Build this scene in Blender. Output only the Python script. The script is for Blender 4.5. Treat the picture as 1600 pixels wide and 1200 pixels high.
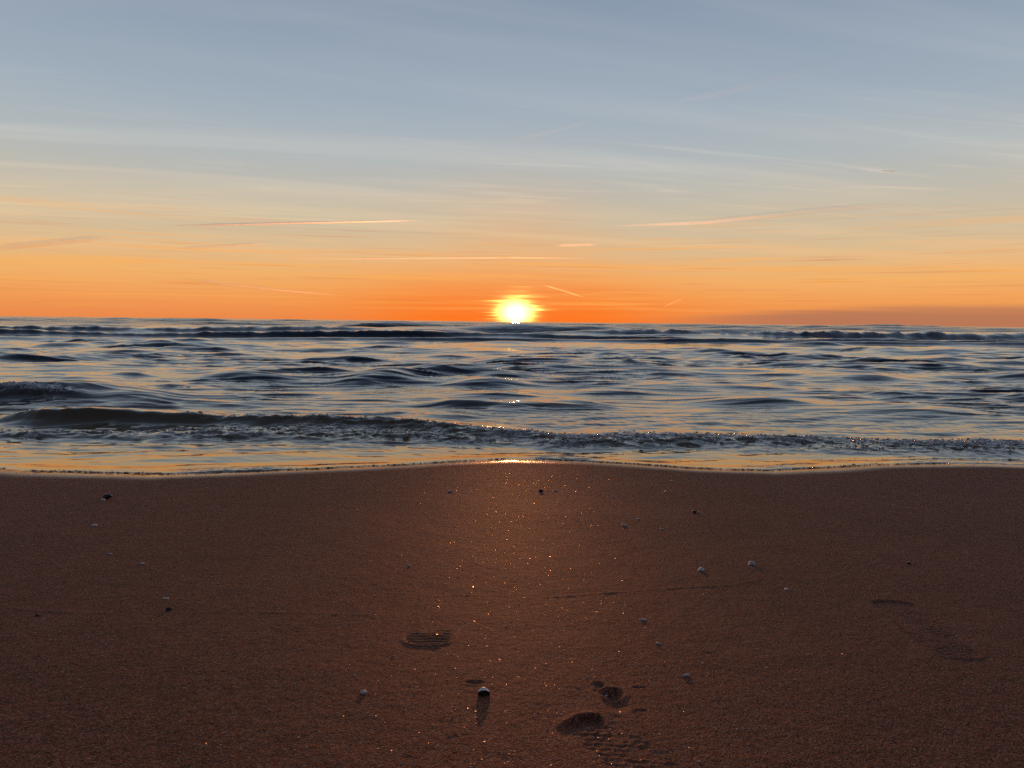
import bpy, math, random
import numpy as np
from mathutils import Matrix, Vector, Euler

scene = bpy.context.scene
for o in list(bpy.data.objects):
    bpy.data.objects.remove(o)

# ------------------------------------------------------------------ camera
CAM_H = 0.80                       # above mean sea level, held low over the sand
F = 1209.0 / 1600.0                # focal length in picture widths
PITCH, ROLL = math.radians(4.62), math.radians(0.63)
cam_data = bpy.data.cameras.new('camera')
cam_data.sensor_fit = 'HORIZONTAL'
cam_data.sensor_width = 36.0
cam_data.lens = 36.0 * F
cam_data.clip_start = 0.05
cam_data.clip_end = 400000.0
cam = bpy.data.objects.new('camera', cam_data)
scene.collection.objects.link(cam)
CAM_ROT = Matrix.Rotation(math.pi / 2 - PITCH, 3, 'X') @ Matrix.Rotation(ROLL, 3, 'Z')
cam.matrix_world = Matrix.Translation((0, 0, CAM_H)) @ CAM_ROT.to_4x4()
scene.camera = cam

# ------------------------------------------------------------------ light
SUN_EL, SUN_AZ = 0.64, 0.22        # degrees above the horizon, degrees right of +Y
SUN_DIR = Vector((math.sin(math.radians(SUN_AZ)) * math.cos(math.radians(SUN_EL)),
                  math.cos(math.radians(SUN_AZ)) * math.cos(math.radians(SUN_EL)),
                  math.sin(math.radians(SUN_EL))))
sun_data = bpy.data.lights.new('sun', 'SUN')
sun_data.energy = 0.8
sun_data.angle = math.radians(0.6)
sun_data.color = (1.0, 0.32, 0.11)
sun = bpy.data.objects.new('sun', sun_data)
scene.collection.objects.link(sun)
sun.rotation_euler = SUN_DIR.to_track_quat('Z', 'Y').to_euler()
sun.location = (0, 20, 30)

vs = scene.view_settings
vs.view_transform = 'Standard'
vs.look = 'None'
vs.exposure = 0.0
vs.gamma = 1.0
vs.use_curve_mapping = False
scene.cycles.use_denoising = False
scene.cycles.max_bounces = 6
scene.cycles.transparent_max_bounces = 16
scene.cycles.sample_clamp_indirect = 6.0


def lin(r, g, b):
    return tuple(((c / 255) / 12.92 if c <= 10 else ((c / 255 + 0.055) / 1.055) ** 2.4) for c in (r, g, b))


class NB:
    """small helper to write node graphs as expressions"""
    def __init__(s, tree):
        s.t = tree
        tree.nodes.clear()

    def node(s, typ, **kw):
        n = s.t.nodes.new(typ)
        for k, v in kw.items():
            setattr(n, k, v)
        return n

    def put(s, sock, v):
        if isinstance(v, bpy.types.NodeSocket):
            s.t.links.new(v, sock)
        else:
            sock.default_value = v

    def m(s, op, a, b=0.0, c=None, clamp=False):
        n = s.node('ShaderNodeMath', operation=op, use_clamp=clamp)
        s.put(n.inputs[0], a)
        s.put(n.inputs[1], b)
        if c is not None:
            s.put(n.inputs[2], c)
        return n.outputs[0]

    def mix(s, fac, a, b, blend='MIX'):
        n = s.node('ShaderNodeMix', data_type='RGBA', blend_type=blend)
        s.put(n.inputs[0], fac)
        for i, v in ((6, a), (7, b)):
            if isinstance(v, tuple) and len(v) == 3:
                v = v + (1.0,)
            s.put(n.inputs[i], v)
        return n.outputs[2]

    def ramp(s, fac, stops, interp='LINEAR'):
        n = s.node('ShaderNodeValToRGB')
        cr = n.color_ramp
        cr.interpolation = interp
        while len(cr.elements) < len(stops):
            cr.elements.new(0.5)
        for e, (p, c) in zip(cr.elements, stops):
            e.position = p
            e.color = tuple(c) + (1.0,) if len(c) == 3 else c
        s.put(n.inputs[0], fac)
        return n.outputs[0]

    def smooth(s, v, lo, hi, a=0.0, b=1.0):
        n = s.node('ShaderNodeMapRange', interpolation_type='SMOOTHSTEP')
        s.put(n.inputs[0], v)
        for i, q in enumerate((lo, hi, a, b)):
            s.put(n.inputs[i + 1], q)
        return n.outputs[0]

    def noise(s, vec, scale, detail=4.0, rough=0.5, dist=0.0):
        n = s.node('ShaderNodeTexNoise')
        s.put(n.inputs['Vector'], vec)
        n.inputs['Scale'].default_value = scale
        n.inputs['Detail'].default_value = detail
        n.inputs['Roughness'].default_value = rough
        n.inputs['Distortion'].default_value = dist
        return n.outputs[0]

    def comb(s, x, y, z):
        n = s.node('ShaderNodeCombineXYZ')
        for i, v in enumerate((x, y, z)):
            s.put(n.inputs[i], v)
        return n.outputs[0]

    def gauss(s, v, centre, width):
        d = s.m('DIVIDE', s.m('SUBTRACT', v, centre), width)
        return s.m('EXPONENT', s.m('MULTIPLY', s.m('MULTIPLY', d, d), -1.0))


# ------------------------------------------------------------------ sky
world = bpy.data.worlds.new('World')
scene.world = world
world.use_nodes = True
world.cycles.sampling_method = 'MANUAL'
world.cycles.sample_map_resolution = 2048
nb = NB(world.node_tree)
tc = nb.node('ShaderNodeTexCoord')
sep = nb.node('ShaderNodeSeparateXYZ')
nb.put(sep.inputs[0], tc.outputs['Generated'])
dx, dy, dz = sep.outputs
el = nb.m('MULTIPLY', nb.m('ARCSINE', dz), 57.29578)                 # elevation, degrees
az = nb.m('MULTIPLY', nb.m('ARCTAN2', dx, dy), 57.29578)             # azimuth from the sea, degrees
elp = nb.m('MAXIMUM', el, 0.0)
stops = [(0, (234, 136, 74)), (1.5, (242, 158, 86)), (3.2, (240, 178, 108)), (5.0, (220, 188, 144)),
         (7.0, (204, 189, 162)), (9.0, (192, 187, 174)), (11.5, (177, 184, 186)), (15, (160, 174, 187)),
         (21.8, (137, 153, 173)), (34, (96, 113, 138)), (50, (66, 82, 108)), (90, (42, 56, 82))]
base = nb.ramp(nb.m('DIVIDE', elp, 90.0), [(e / 90, lin(*c)) for e, c in stops])
# dusk side of the sky behind the viewer: dimmer and bluer
back_stops = [(0, (66, 66, 84)), (6, (98, 88, 98)), (14, (88, 88, 104)), (40, (64, 76, 98)), (90, (42, 56, 82))]
back = nb.ramp(nb.m('DIVIDE', elp, 90.0), [(e / 90, lin(*c)) for e, c in back_stops])
facing = nb.smooth(nb.m('COSINE', nb.m('DIVIDE', az, 57.29578)), -0.6, 0.75)
col = nb.mix(facing, back, base)
# warm light round the sun: broad and low, with a faint pillar above it
g1 = nb.m('MULTIPLY', nb.gauss(az, SUN_AZ, 11.0), nb.gauss(el, 0.0, 3.2))
col = nb.mix(nb.m('MULTIPLY', g1, 0.85), col, lin(255, 132, 26))
g2 = nb.m('MULTIPLY', nb.gauss(az, SUN_AZ, 9.0), nb.gauss(el, 0.0, 2.1))
col = nb.mix(nb.m('MULTIPLY', g2, 0.9), col, lin(255, 106, 2))
g3 = nb.m('MULTIPLY', nb.gauss(az, SUN_AZ, 6.0), nb.gauss(el, 4.5, 4.5))
col = nb.mix(nb.m('MULTIPLY', g3, 0.35), col, lin(242, 168, 104))
# cirrus: thin sheets on a plane overhead, drawn out by the wind
dzc = nb.m('MAXIMUM', nb.m('ADD', dz, 0.035), 0.03)
cx, cy = nb.m('DIVIDE', dx, dzc), nb.m('DIVIDE', dy, dzc)
ang = math.radians(14)
rx = nb.m('ADD', nb.m('MULTIPLY', cx, math.cos(ang)), nb.m('MULTIPLY', cy, math.sin(ang)))
ry = nb.m('SUBTRACT', nb.m('MULTIPLY', cy, math.cos(ang)), nb.m('MULTIPLY', cx, math.sin(ang)))
n1 = nb.noise(nb.comb(nb.m('MULTIPLY', rx, 0.16), nb.m('MULTIPLY', ry, 0.75), 3.1), 1.0, 7.0, 0.56, 0.9)
n2 = nb.noise(nb.comb(nb.m('MULTIPLY', rx, 0.5), nb.m('MULTIPLY', ry, 2.6), 8.4), 1.0, 6.0, 0.6, 1.2)
n0 = nb.noise(nb.comb(nb.m('MULTIPLY', cx, 0.22), nb.m('MULTIPLY', cy, 0.3), 5.0), 1.0, 3.0, 0.5, 0.4)
c1 = nb.smooth(n1, 0.44, 0.70)
c2 = nb.m('MULTIPLY', nb.smooth(n2, 0.5, 0.82), nb.smooth(n0, 0.42, 0.68))
cirrus = nb.m('ADD', nb.m('MULTIPLY', c1, 0.45), nb.m('MULTIPLY', c2, 1.1), clamp=True)
high = nb.smooth(el, 1.0, 5.0)
c_col = nb.ramp(nb.m('DIVIDE', elp, 90.0), [(0, lin(255, 160, 90)), (3.5 / 90, lin(250, 182, 112)), (7 / 90, lin(232, 204, 164)),
                                           (11 / 90, lin(208, 205, 196)), (18 / 90, lin(184, 188, 198)), (40 / 90, lin(98, 112, 134)), (1.0, lin(56, 70, 96))])
col = nb.mix(nb.m('MULTIPLY', nb.m('MULTIPLY', cirrus, 1.0), nb.m('MULTIPLY', high, facing)), col, c_col)
# flat stratus streaks low over the sea
s1 = nb.noise(nb.comb(nb.m('MULTIPLY', az, 0.05), nb.m('MULTIPLY', el, 2.3), 1.7), 1.0, 5.0, 0.6, 0.5)
s2 = nb.noise(nb.comb(nb.m('MULTIPLY', az, 0.11), nb.m('MULTIPLY', el, 6.5), 6.2), 1.0, 4.0, 0.6, 0.3)
low = nb.m('MULTIPLY', nb.smooth(el, 0.2, 1.2), nb.m('SUBTRACT', 1.0, nb.smooth(el, 4.5, 9.5)))
col = nb.mix(nb.m('MULTIPLY', nb.smooth(s1, 0.5, 0.72), nb.m('MULTIPLY', low, 0.55)), col, lin(255, 176, 88))
col = nb.mix(nb.m('MULTIPLY', nb.smooth(s2, 0.54, 0.74), nb.m('MULTIPLY', low, 0.38)), col, lin(214, 120, 62))
# dull cloud bank on the horizon to the right
bank_top = nb.m('ADD', nb.m('MULTIPLY', nb.smooth(az, 4.0, 26.0), 1.25), nb.m('MULTIPLY', nb.m('SUBTRACT', s1, 0.5), 1.1))
bank = nb.m('MULTIPLY', nb.m('SUBTRACT', 1.0, nb.smooth(nb.m('SUBTRACT', el, bank_top), -0.45, 0.3)), nb.smooth(az, 5.0, 22.0))
col = nb.mix(nb.m('MULTIPLY', bank, 0.75), col, lin(166, 112, 90))
# the sun: disc and the bright aureole in the thin cloud round it
sazd = nb.m('SUBTRACT', az, SUN_AZ)
seld = nb.m('SUBTRACT', el, SUN_EL)
s3 = nb.noise(nb.comb(nb.m('MULTIPLY', az, 0.16), nb.m('MULTIPLY', el, 5.0), 2.2), 1.0, 4.0, 0.65, 0.2)
streak = nb.m('MULTIPLY', nb.m('SUBTRACT', s3, 0.5), 2.6)
r_h = nb.m('DIVIDE', sazd, 1.32)
r_v = nb.m('DIVIDE', seld, 1.02)
rr = nb.m('SQRT', nb.m('ADD', nb.m('MULTIPLY', r_h, r_h), nb.m('MULTIPLY', r_v, r_v)))
rr2 = nb.m('MULTIPLY', rr, nb.m('SUBTRACT', 1.0, nb.m('MULTIPLY', streak, nb.smooth(rr, 0.5, 1.2, 0.0, 0.6))))
glow = nb.m('EXPONENT', nb.m('MULTIPLY', nb.m('MULTIPLY', rr2, rr2), -1.75))
disc = nb.m('SUBTRACT', 1.0, nb.smooth(nb.m('SQRT', nb.m('ADD', nb.m('MULTIPLY', sazd, sazd), nb.m('MULTIPLY', seld, seld))), 0.24, 0.30))
aur = nb.node('ShaderNodeVectorMath', operation='SCALE')
aur.inputs[0].default_value = (7.5, 5.8, 1.3)
nb.put(aur.inputs[3], nb.m('ADD', glow, nb.m('MULTIPLY', disc, 3.0)))
add = nb.node('ShaderNodeVectorMath', operation='ADD')
nb.put(add.inputs[0], col)
nb.put(add.inputs[1], aur.outputs[0])
bg = nb.node('ShaderNodeBackground')
nb.put(bg.inputs[0], add.outputs[0])
bg.inputs[1].default_value = 1.0
wout = nb.node('ShaderNodeOutputWorld')
nb.put(wout.inputs[0], bg.outputs[0])

# ------------------------------------------------------------------ numeric helpers
rng = np.random.default_rng(7)
random.seed(7)
_perm = np.concatenate([rng.permutation(256)] * 2)
_ga = rng.uniform(0, 2 * np.pi, 256)
_gx, _gy = np.cos(_ga), np.sin(_ga)


def pn(x, y, seed=0):
    """2-D gradient noise, about -0.7 .. 0.7"""
    x = x + seed * 17.31
    y = y - seed * 9.73
    xi, yi = np.floor(x).astype(np.int64), np.floor(y).astype(np.int64)
    xf, yf = x - xi, y - yi
    u, v = xf ** 3 * (xf * (xf * 6 - 15) + 10), yf ** 3 * (yf * (yf * 6 - 15) + 10)

    def g(ix, iy, fx, fy):
        h = _perm[(_perm[ix & 255] + iy) & 255]
        return _gx[h] * fx + _gy[h] * fy
    a = g(xi, yi, xf, yf)
    b = g(xi + 1, yi, xf - 1, yf)
    c = g(xi, yi + 1, xf, yf - 1)
    d = g(xi + 1, yi + 1, xf - 1, yf - 1)
    return (a + u * (b - a)) + v * ((c + u * (d - c)) - (a + u * (b - a)))


def fbm(x, y, seed=0, octv=4, gain=0.5):
    s, a = 0, 1.0
    for i in range(octv):
        s = s + a * pn(x * 2 ** i, y * 2 ** i, seed + i)
        a *= gain
    return s


def billow(x, y, seed=0, octv=4, gain=0.55):
    s, a = 0, 1.0
    for i in range(octv):
        s = s + a * (1 - 2.2 * np.abs(pn(x * 2 ** i, y * 2 ** i, seed + i)))
        a *= gain
    return s


def sst(v, lo, hi):
    t = np.clip((v - lo) / (hi - lo), 0, 1)
    return t * t * (3 - 2 * t)


CR = np.array(CAM_ROT)


def ray(px, py):
    """direction through a pixel of the 1600 x 1200 photograph"""
    d = CR @ np.array([(px - 800) / 1209.0, -(py - 600) / 1209.0, -1.0])
    return d / np.linalg.norm(d)


def px_plane(px, py, z=0.0):
    d = ray(px, py)
    t = (z - CAM_H) / d[2]
    return d[0] * t, d[1] * t


# ------------------------------------------------------------------ the beach surface
SLOPE, Y0 = 0.082, 4.70            # the sand falls towards the sea and meets sea level at y = Y0


def sand_low(x, y):
    z = SLOPE * (Y0 - y)
    fade = sst(y, -1, 1.0)
    z = z + fade * (0.006 * pn(x * 0.9, y * 0.8, 11) + 0.0035 * pn(x * 2.6, y * 2.2, 12))
    return z


def px_sand(px, py, zfun=sand_low):
    d = ray(px, py)
    t = 0.3
    o = np.array([0, 0, CAM_H])
    t = CAM_H / -d[2] * 0.3
    for _ in range(60):
        p = o + d * t
        gap = p[2] - float(zfun(np.array([p[0]]), np.array([p[1]]))[0])
        t += gap / (-d[2] - SLOPE * d[1])
    p = o + d * t
    return p[0], p[1]


def line_of(pts, zfun=sand_low):
    w = np.array([px_sand(a, b, zfun) for a, b in pts])
    return w


def frame_of(a, b):
    """footprint frame from two pixels: heel a, toe b"""
    a, b = np.array(px_sand(*a)), np.array(px_sand(*b))
    L = np.linalg.norm(b - a)
    v = (b - a) / L
    return a, v, np.array([v[1], -v[0]]), L


def dist_polyline(x, y, pts):
    best = np.full(x.shape, 9.9)
    par = np.zeros(x.shape)
    n = len(pts) - 1
    for i in range(n):
        a, b = pts[i], pts[i + 1]
        d = b - a
        L2 = d @ d
        t = np.clip(((x - a[0]) * d[0] + (y - a[1]) * d[1]) / L2, 0, 1)
        q = np.hypot(x - a[0] - t * d[0], y - a[1] - t * d[1])
        m = q < best
        best = np.where(m, q, best)
        par = np.where(m, (i + t) / n, par)
    return best, par


P1 = frame_of((668, 1008), (674, 952))
P2 = frame_of((1506, 1030), (1388, 938))
P3 = frame_of((1010, 1200), (905, 1122))
RIDGE3 = line_of([(866, 1139), (884, 1128), (903, 1119.5), (922, 1117), (936, 1118), (942, 1124)])
SWASH = [(line_of([(0, 948), (60, 955), (140, 958), (260, 958), (370, 957), (470, 958), (600, 962)]), 0.0010),
         (line_of([(820, 936), (960, 926), (1065, 918), (1140, 915), (1190, 905), (1229, 920)]), 0.0012),
         (line_of([(1290, 905), (1340, 890), (1400, 866)]), 0.0009),
         (line_of([(560, 925), (680, 930), (760, 930)]), 0.0008),
         (line_of([(124, 783), (150, 780), (190, 778)]), 0.0022),
         (line_of([(1405, 878), (1424, 882)]), 0.0012)]
DENTS = [(px_sand(935, 1070), 0.007, 0.009, 0.006), (px_sand(938, 1080), 0.007, 0.013, 0.004),
         (px_sand(957, 1083), 0.012, 0.013, 0.017), (px_sand(963, 1098), 0.012, 0.024, 0.008),
         (px_sand(998, 1074), 0.008, 0.003, 0.004), (px_sand(1000, 1110), 0.008, 0.003, 0.004),
         (px_sand(742, 1066), 0.010, 0.006, 0.005), (px_sand(1108, 1020), 0.008, 0.003, 0.003),
         (px_sand(58, 963), 0.006, 0.004, 0.004)]


def sand_z(x, y):
    z = sand_low(x, y)
    near = sst(y, 0.1, 0.6) * (1 - sst(y, 3.4, 3.75))
    # rain-fine unevenness of damp sand
    z = z + near * (0.0011 * pn(x * 14, y * 11, 21) + 0.0007 * pn(x * 41, y * 36, 22) + 0.00055 * pn(x * 110, y * 100, 23))
    # first print: heel of a shoe with lug pattern
    a, v, u, L = P1
    lu = (x - a[0]) * u[0] + (y - a[1]) * u[1]
    lv = (x - a[0]) * v[0] + (y - a[1]) * v[1]
    W = 0.036 + 0.003 * pn(x * 35, y * 35, 36)
    heel = W - np.sqrt(lu ** 2 + np.minimum(lv - W * 0.75, 0) ** 2 * 1.7)
    ins = sst(heel + 0.004 * pn(x * 60, y * 60, 33), -0.004, 0.006) * (1 - sst(lv, 0.06, 0.17))
    lugs = np.sign(np.sin(lu * 2 * np.pi / 0.021)) * 0.25 + np.sin(lv * 2 * np.pi / 0.0125 + np.where(np.sin(lu * np.pi / 0.021) > 0, 0.0, 1.3))
    z = z - ins * (0.0024 * (1 - sst(lv, 0.0, 0.08)) + 0.0003) + ins * lugs * 0.0006 * (1 - sst(lv, 0.03, 0.12))
    z = z + 0.0016 * np.exp(-((heel + 0.005) / 0.0045) ** 2) * (1 - sst(lv, 0.0, 0.07))
    # second print, shallow, from heel crescent to toe groove
    a, v, u, L = P2
    lu = (x - a[0]) * u[0] + (y - a[1]) * u[1]
    lv = (x - a[0]) * v[0] + (y - a[1]) * v[1]
    q = lv / L
    W = 0.030 + 0.016 * np.sin(np.clip(q, 0, 1) * np.pi * 0.9)
    endd = np.maximum(np.maximum(0.03 - lv, lv - (L - 0.03)), 0)
    heel = W - np.sqrt(lu ** 2 + endd ** 2 * 1.4)
    ins = sst(heel, -0.003, 0.005)
    z = z - ins * (0.0003 + 0.0022 * sst(q, 0.8, 0.98) + 0.0012 * (1 - sst(q, 0.02, 0.18)))
    z = z + ins * 0.0004 * (1 + 1.4 * pn(x * 30, y * 30, 34)) * np.sin(lv * 2 * np.pi / 0.013 + 1.2 * np.sin(lu * 2 * np.pi / 0.024))
    z = z + 0.0017 * np.exp(-((heel + 0.005) / 0.0045) ** 2) * ((1 - sst(q, 0.0, 0.12)) + 0.7 * sst(q, 0.9, 1.0))
    # third print: deep toe dig behind a raised lip, worn tread nearer the camera
    a, v, u, L = P3
    lu = (x - a[0]) * u[0] + (y - a[1]) * u[1]
    lv = (x - a[0]) * v[0] + (y - a[1]) * v[1]
    W = 0.042
    heel = W - np.abs(lu)
    ins = sst(heel, 0.0, 0.012) * sst(lv, -0.25, -0.1) * (1 - sst(lv, L * 0.75, L * 0.95))
    z = z - ins * 0.0006 + ins * 0.0006 * (0.7 + 1.5 * pn(x * 35, y * 35, 35)) * np.sin(lv * 2 * np.pi / 0.014) * np.sign(np.sin(lu * 2 * np.pi / 0.022) + 0.3)
    r, par = dist_polyline(x, y, RIDGE3)
    yl = np.interp(x, RIDGE3[:, 0], RIDGE3[:, 1])
    s = y - yl                                                      # + beyond the lip, - towards the viewer
    inx = sst(x, RIDGE3[0, 0] - 0.002, RIDGE3[0, 0] + 0.025) * (1 - sst(x, RIDGE3[-1, 0] - 0.006, RIDGE3[-1, 0] + 0.002))
    lip = 0.0025 * np.exp(-(np.maximum(s, 0) / 0.012) ** 2) * sst(s, -0.006, 0.002)
    dig = 0.0055 * sst(-s, -0.001, 0.005) * (1 - sst(-s, 0.012, 0.045))
    z = z + inx * (lip - dig)
    for (cx_, cy_), wx, wy, dep in DENTS:
        e = ((x - cx_) / wx) ** 2 + ((y - cy_) / wy) ** 2
        dep = dep * 0.48
        z = z - dep * np.exp(-e ** 1.5) + dep * 0.15 * np.exp(-((np.sqrt(e) - 1.5) / 0.35) ** 2)
    for pts, amp in SWASH:
        r, par = dist_polyline(x, y, pts)
        wob = 0.6 + 0.9 * pn(x * 9, y * 9, 31)
        z = z + amp * np.clip(wob, 0, 2) * np.exp(-(r / 0.006) ** 2) * np.minimum(1, 8 * np.minimum(par, 1 - par) + 0.2)
    return z


# edge of the swash on the sand, in pixels of the photograph
EDGE_PX = [(-300, 741), (0, 733), (60, 737), (130, 738.5), (200, 740), (260, 741.5), (330, 739), (400, 736.5), (470, 734), (540, 730.5), (600, 728),
           (650, 725.5), (700, 722), (740, 720), (800, 717.5), (860, 718.5), (900, 720), (950, 723), (1000, 726), (1080, 731.5),
           (1140, 734), (1200, 735.5), (1280, 731), (1360, 727), (1450, 725), (1530, 725), (1600, 727), (1900, 735)]
EDGE = line_of(EDGE_PX)


def edge_y(x):
    e = np.interp(x, EDGE[:, 0], EDGE[:, 1])
    return e + 0.014 * pn(x * 3.1, x * 0 + 0.4, 41) + 0.006 * pn(x * 11, x * 0 + 2.4, 42)


# ------------------------------------------------------------------ mesh helper
def grid_mesh(name, X, Y, Z, attrs=None):
    nr, nc = X.shape
    co = np.stack([X, Y, Z], -1).reshape(-1, 3).astype(np.float32)
    idx = np.arange(nr * nc, dtype=np.int32).reshape(nr, nc)
    q = np.stack([idx[:-1, :-1], idx[:-1, 1:], idx[1:, 1:], idx[1:, :-1]], -1).reshape(-1, 4)
    me = bpy.data.meshes.new(name)
    me.vertices.add(len(co))
    me.vertices.foreach_set('co', co.ravel())
    me.loops.add(q.size)
    me.loops.foreach_set('vertex_index', q.ravel())
    me.polygons.add(len(q))
    me.polygons.foreach_set('loop_start', np.arange(0, q.size, 4, dtype=np.int32))
    me.update(calc_edges=True)
    me.shade_smooth()
    for k, v in (attrs or {}).items():
        at = me.attributes.new(k, 'FLOAT', 'POINT')
        at.data.foreach_set('value', v.ravel().astype(np.float32))
    return me


def tri_mesh(name, V, T, smooth=True):
    me = bpy.data.meshes.new(name)
    V = np.asarray(V, np.float32)
    T = np.asarray(T, np.int32)
    k = T.shape[1]
    me.vertices.add(len(V))
    me.vertices.foreach_set('co', V.ravel())
    me.loops.add(T.size)
    me.loops.foreach_set('vertex_index', T.ravel())
    me.polygons.add(len(T))
    me.polygons.foreach_set('loop_start', np.arange(0, T.size, k, dtype=np.int32))
    me.update(calc_edges=True)
    if smooth:
        me.shade_smooth()
    else:
        me.shade_flat()
    return me


def add(name, me, mat, kind=None, label=None, cat=None, group=None, loc=None):
    o = bpy.data.objects.new(name, me)
    scene.collection.objects.link(o)
    if mat is not None:
        me.materials.append(mat)
    if kind:
        o['kind'] = kind
    if label:
        o['label'] = label
    if cat:
        o['category'] = cat
    if group:
        o['group'] = group
    if loc is not None:
        o.location = loc
    return o


def ico(sub=1):
    import bmesh
    bm = bmesh.new()
    bmesh.ops.create_icosphere(bm, subdivisions=sub, radius=1.0)
    V = np.array([v.co[:] for v in bm.verts])
    T = np.array([[v.index for v in f.verts] for f in bm.faces])
    bm.free()
    return V, T


def scatter(V, T, pos, scl, rots):
    """many copies of one small shape as arrays"""
    n = len(pos)
    out = np.einsum('nij,nvj->nvi', rots, V[None] * scl[:, None, :]) + pos[:, None, :]
    TT = (T[None] + (np.arange(n) * len(V))[:, None, None]).reshape(-1, T.shape[1])
    return out.reshape(-1, 3), TT


def rand_rots(n):
    q = rng.normal(size=(n, 4))
    q /= np.linalg.norm(q, axis=1)[:, None]
    w, x, y, z = q.T
    return np.stack([np.stack([1 - 2 * (y * y + z * z), 2 * (x * y - z * w), 2 * (x * z + y * w)], -1),
                     np.stack([2 * (x * y + z * w), 1 - 2 * (x * x + z * z), 2 * (y * z - x * w)], -1),
                     np.stack([2 * (x * z - y * w), 2 * (y * z + x * w), 1 - 2 * (x * x + y * y)], -1)], 1)


# ------------------------------------------------------------------ materials
def new_mat(name):
    m = bpy.data.materials.new(name)
    m.use_nodes = True
    b = NB(m.node_tree)
    p = b.node('ShaderNodeBsdfPrincipled')
    out = b.node('ShaderNodeOutputMaterial')
    b.put(out.inputs[0], p.outputs[0])
    return m, b, p, out


def attr(b, name):
    n = b.node('ShaderNodeAttribute', attribute_name=name)
    return n.outputs['Fac']


def obj_xyz(b):
    n = b.node('ShaderNodeTexCoord')
    s = b.node('ShaderNodeSeparateXYZ')
    b.put(s.inputs[0], n.outputs['Object'])
    return n.outputs['Object'], s.outputs


def mat_sand():
    m, b, p, out = new_mat('damp sand')
    co, xyz = obj_xyz(b)
    wet = attr(b, 'wet')
    v = b.node('ShaderNodeTexVoronoi')
    b.put(v.inputs['Vector'], co)
    v.inputs['Scale'].default_value = 540.0
    cellv = b.node('ShaderNodeSeparateColor')
    b.put(cellv.inputs[0], v.outputs['Color'])
    grain = b.ramp(cellv.outputs[0], [(0.0, (0.055, 0.020, 0.011)), (0.25, (0.195, 0.071, 0.039)), (0.6, (0.295, 0.112, 0.062)),
                                      (0.88, (0.33, 0.145, 0.092)), (1.0, (0.50, 0.30, 0.21))])
    patch = b.noise(co, 1.7, 5.0, 0.55)
    patch2 = b.noise(co, 16.0, 4.0, 0.6)
    tone = b.m('ADD', b.m('MULTIPLY', patch, 0.55), b.m('MULTIPLY', patch2, 0.45))
    c = b.mix(1.0, grain, b.ramp(tone, [(0.3, (0.74, 0.76, 0.78)), (0.7, (1.14, 1.08, 1.02))]), 'MULTIPLY')
    c = b.mix(b.m('MULTIPLY', wet, 0.75), c, (0.105, 0.052, 0.034))
    b.put(p.inputs['Base Color'], c)
    b.put(p.inputs['Roughness'], b.m('SUBTRACT', 0.66, b.m('MULTIPLY', wet, 0.54)))
    b.put(p.inputs['Specular IOR Level'], b.m('ADD', 0.07, b.m('MULTIPLY', wet, 0.43)))
    p.inputs['IOR'].default_value = 1.40
    n_f = b.noise(co, 260.0, 3.0, 0.6)
    n_c = b.noise(co, 85.0, 3.0, 0.6)
    h = b.m('ADD', b.m('MULTIPLY', v.outputs['Distance'], -0.0016), b.m('ADD', b.m('MULTIPLY', n_f, 0.0022), b.m('MULTIPLY', n_c, 0.0032)))
    bump = b.node('ShaderNodeBump')
    b.put(bump.inputs['Strength'], b.m('SUBTRACT', 0.75, b.m('MULTIPLY', wet, 0.73)))
    bump.inputs['Distance'].default_value = 1.0
    b.put(bump.inputs['Height'], h)
    b.put(p.inputs['Normal'], bump.outputs[0])
    return m


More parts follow.
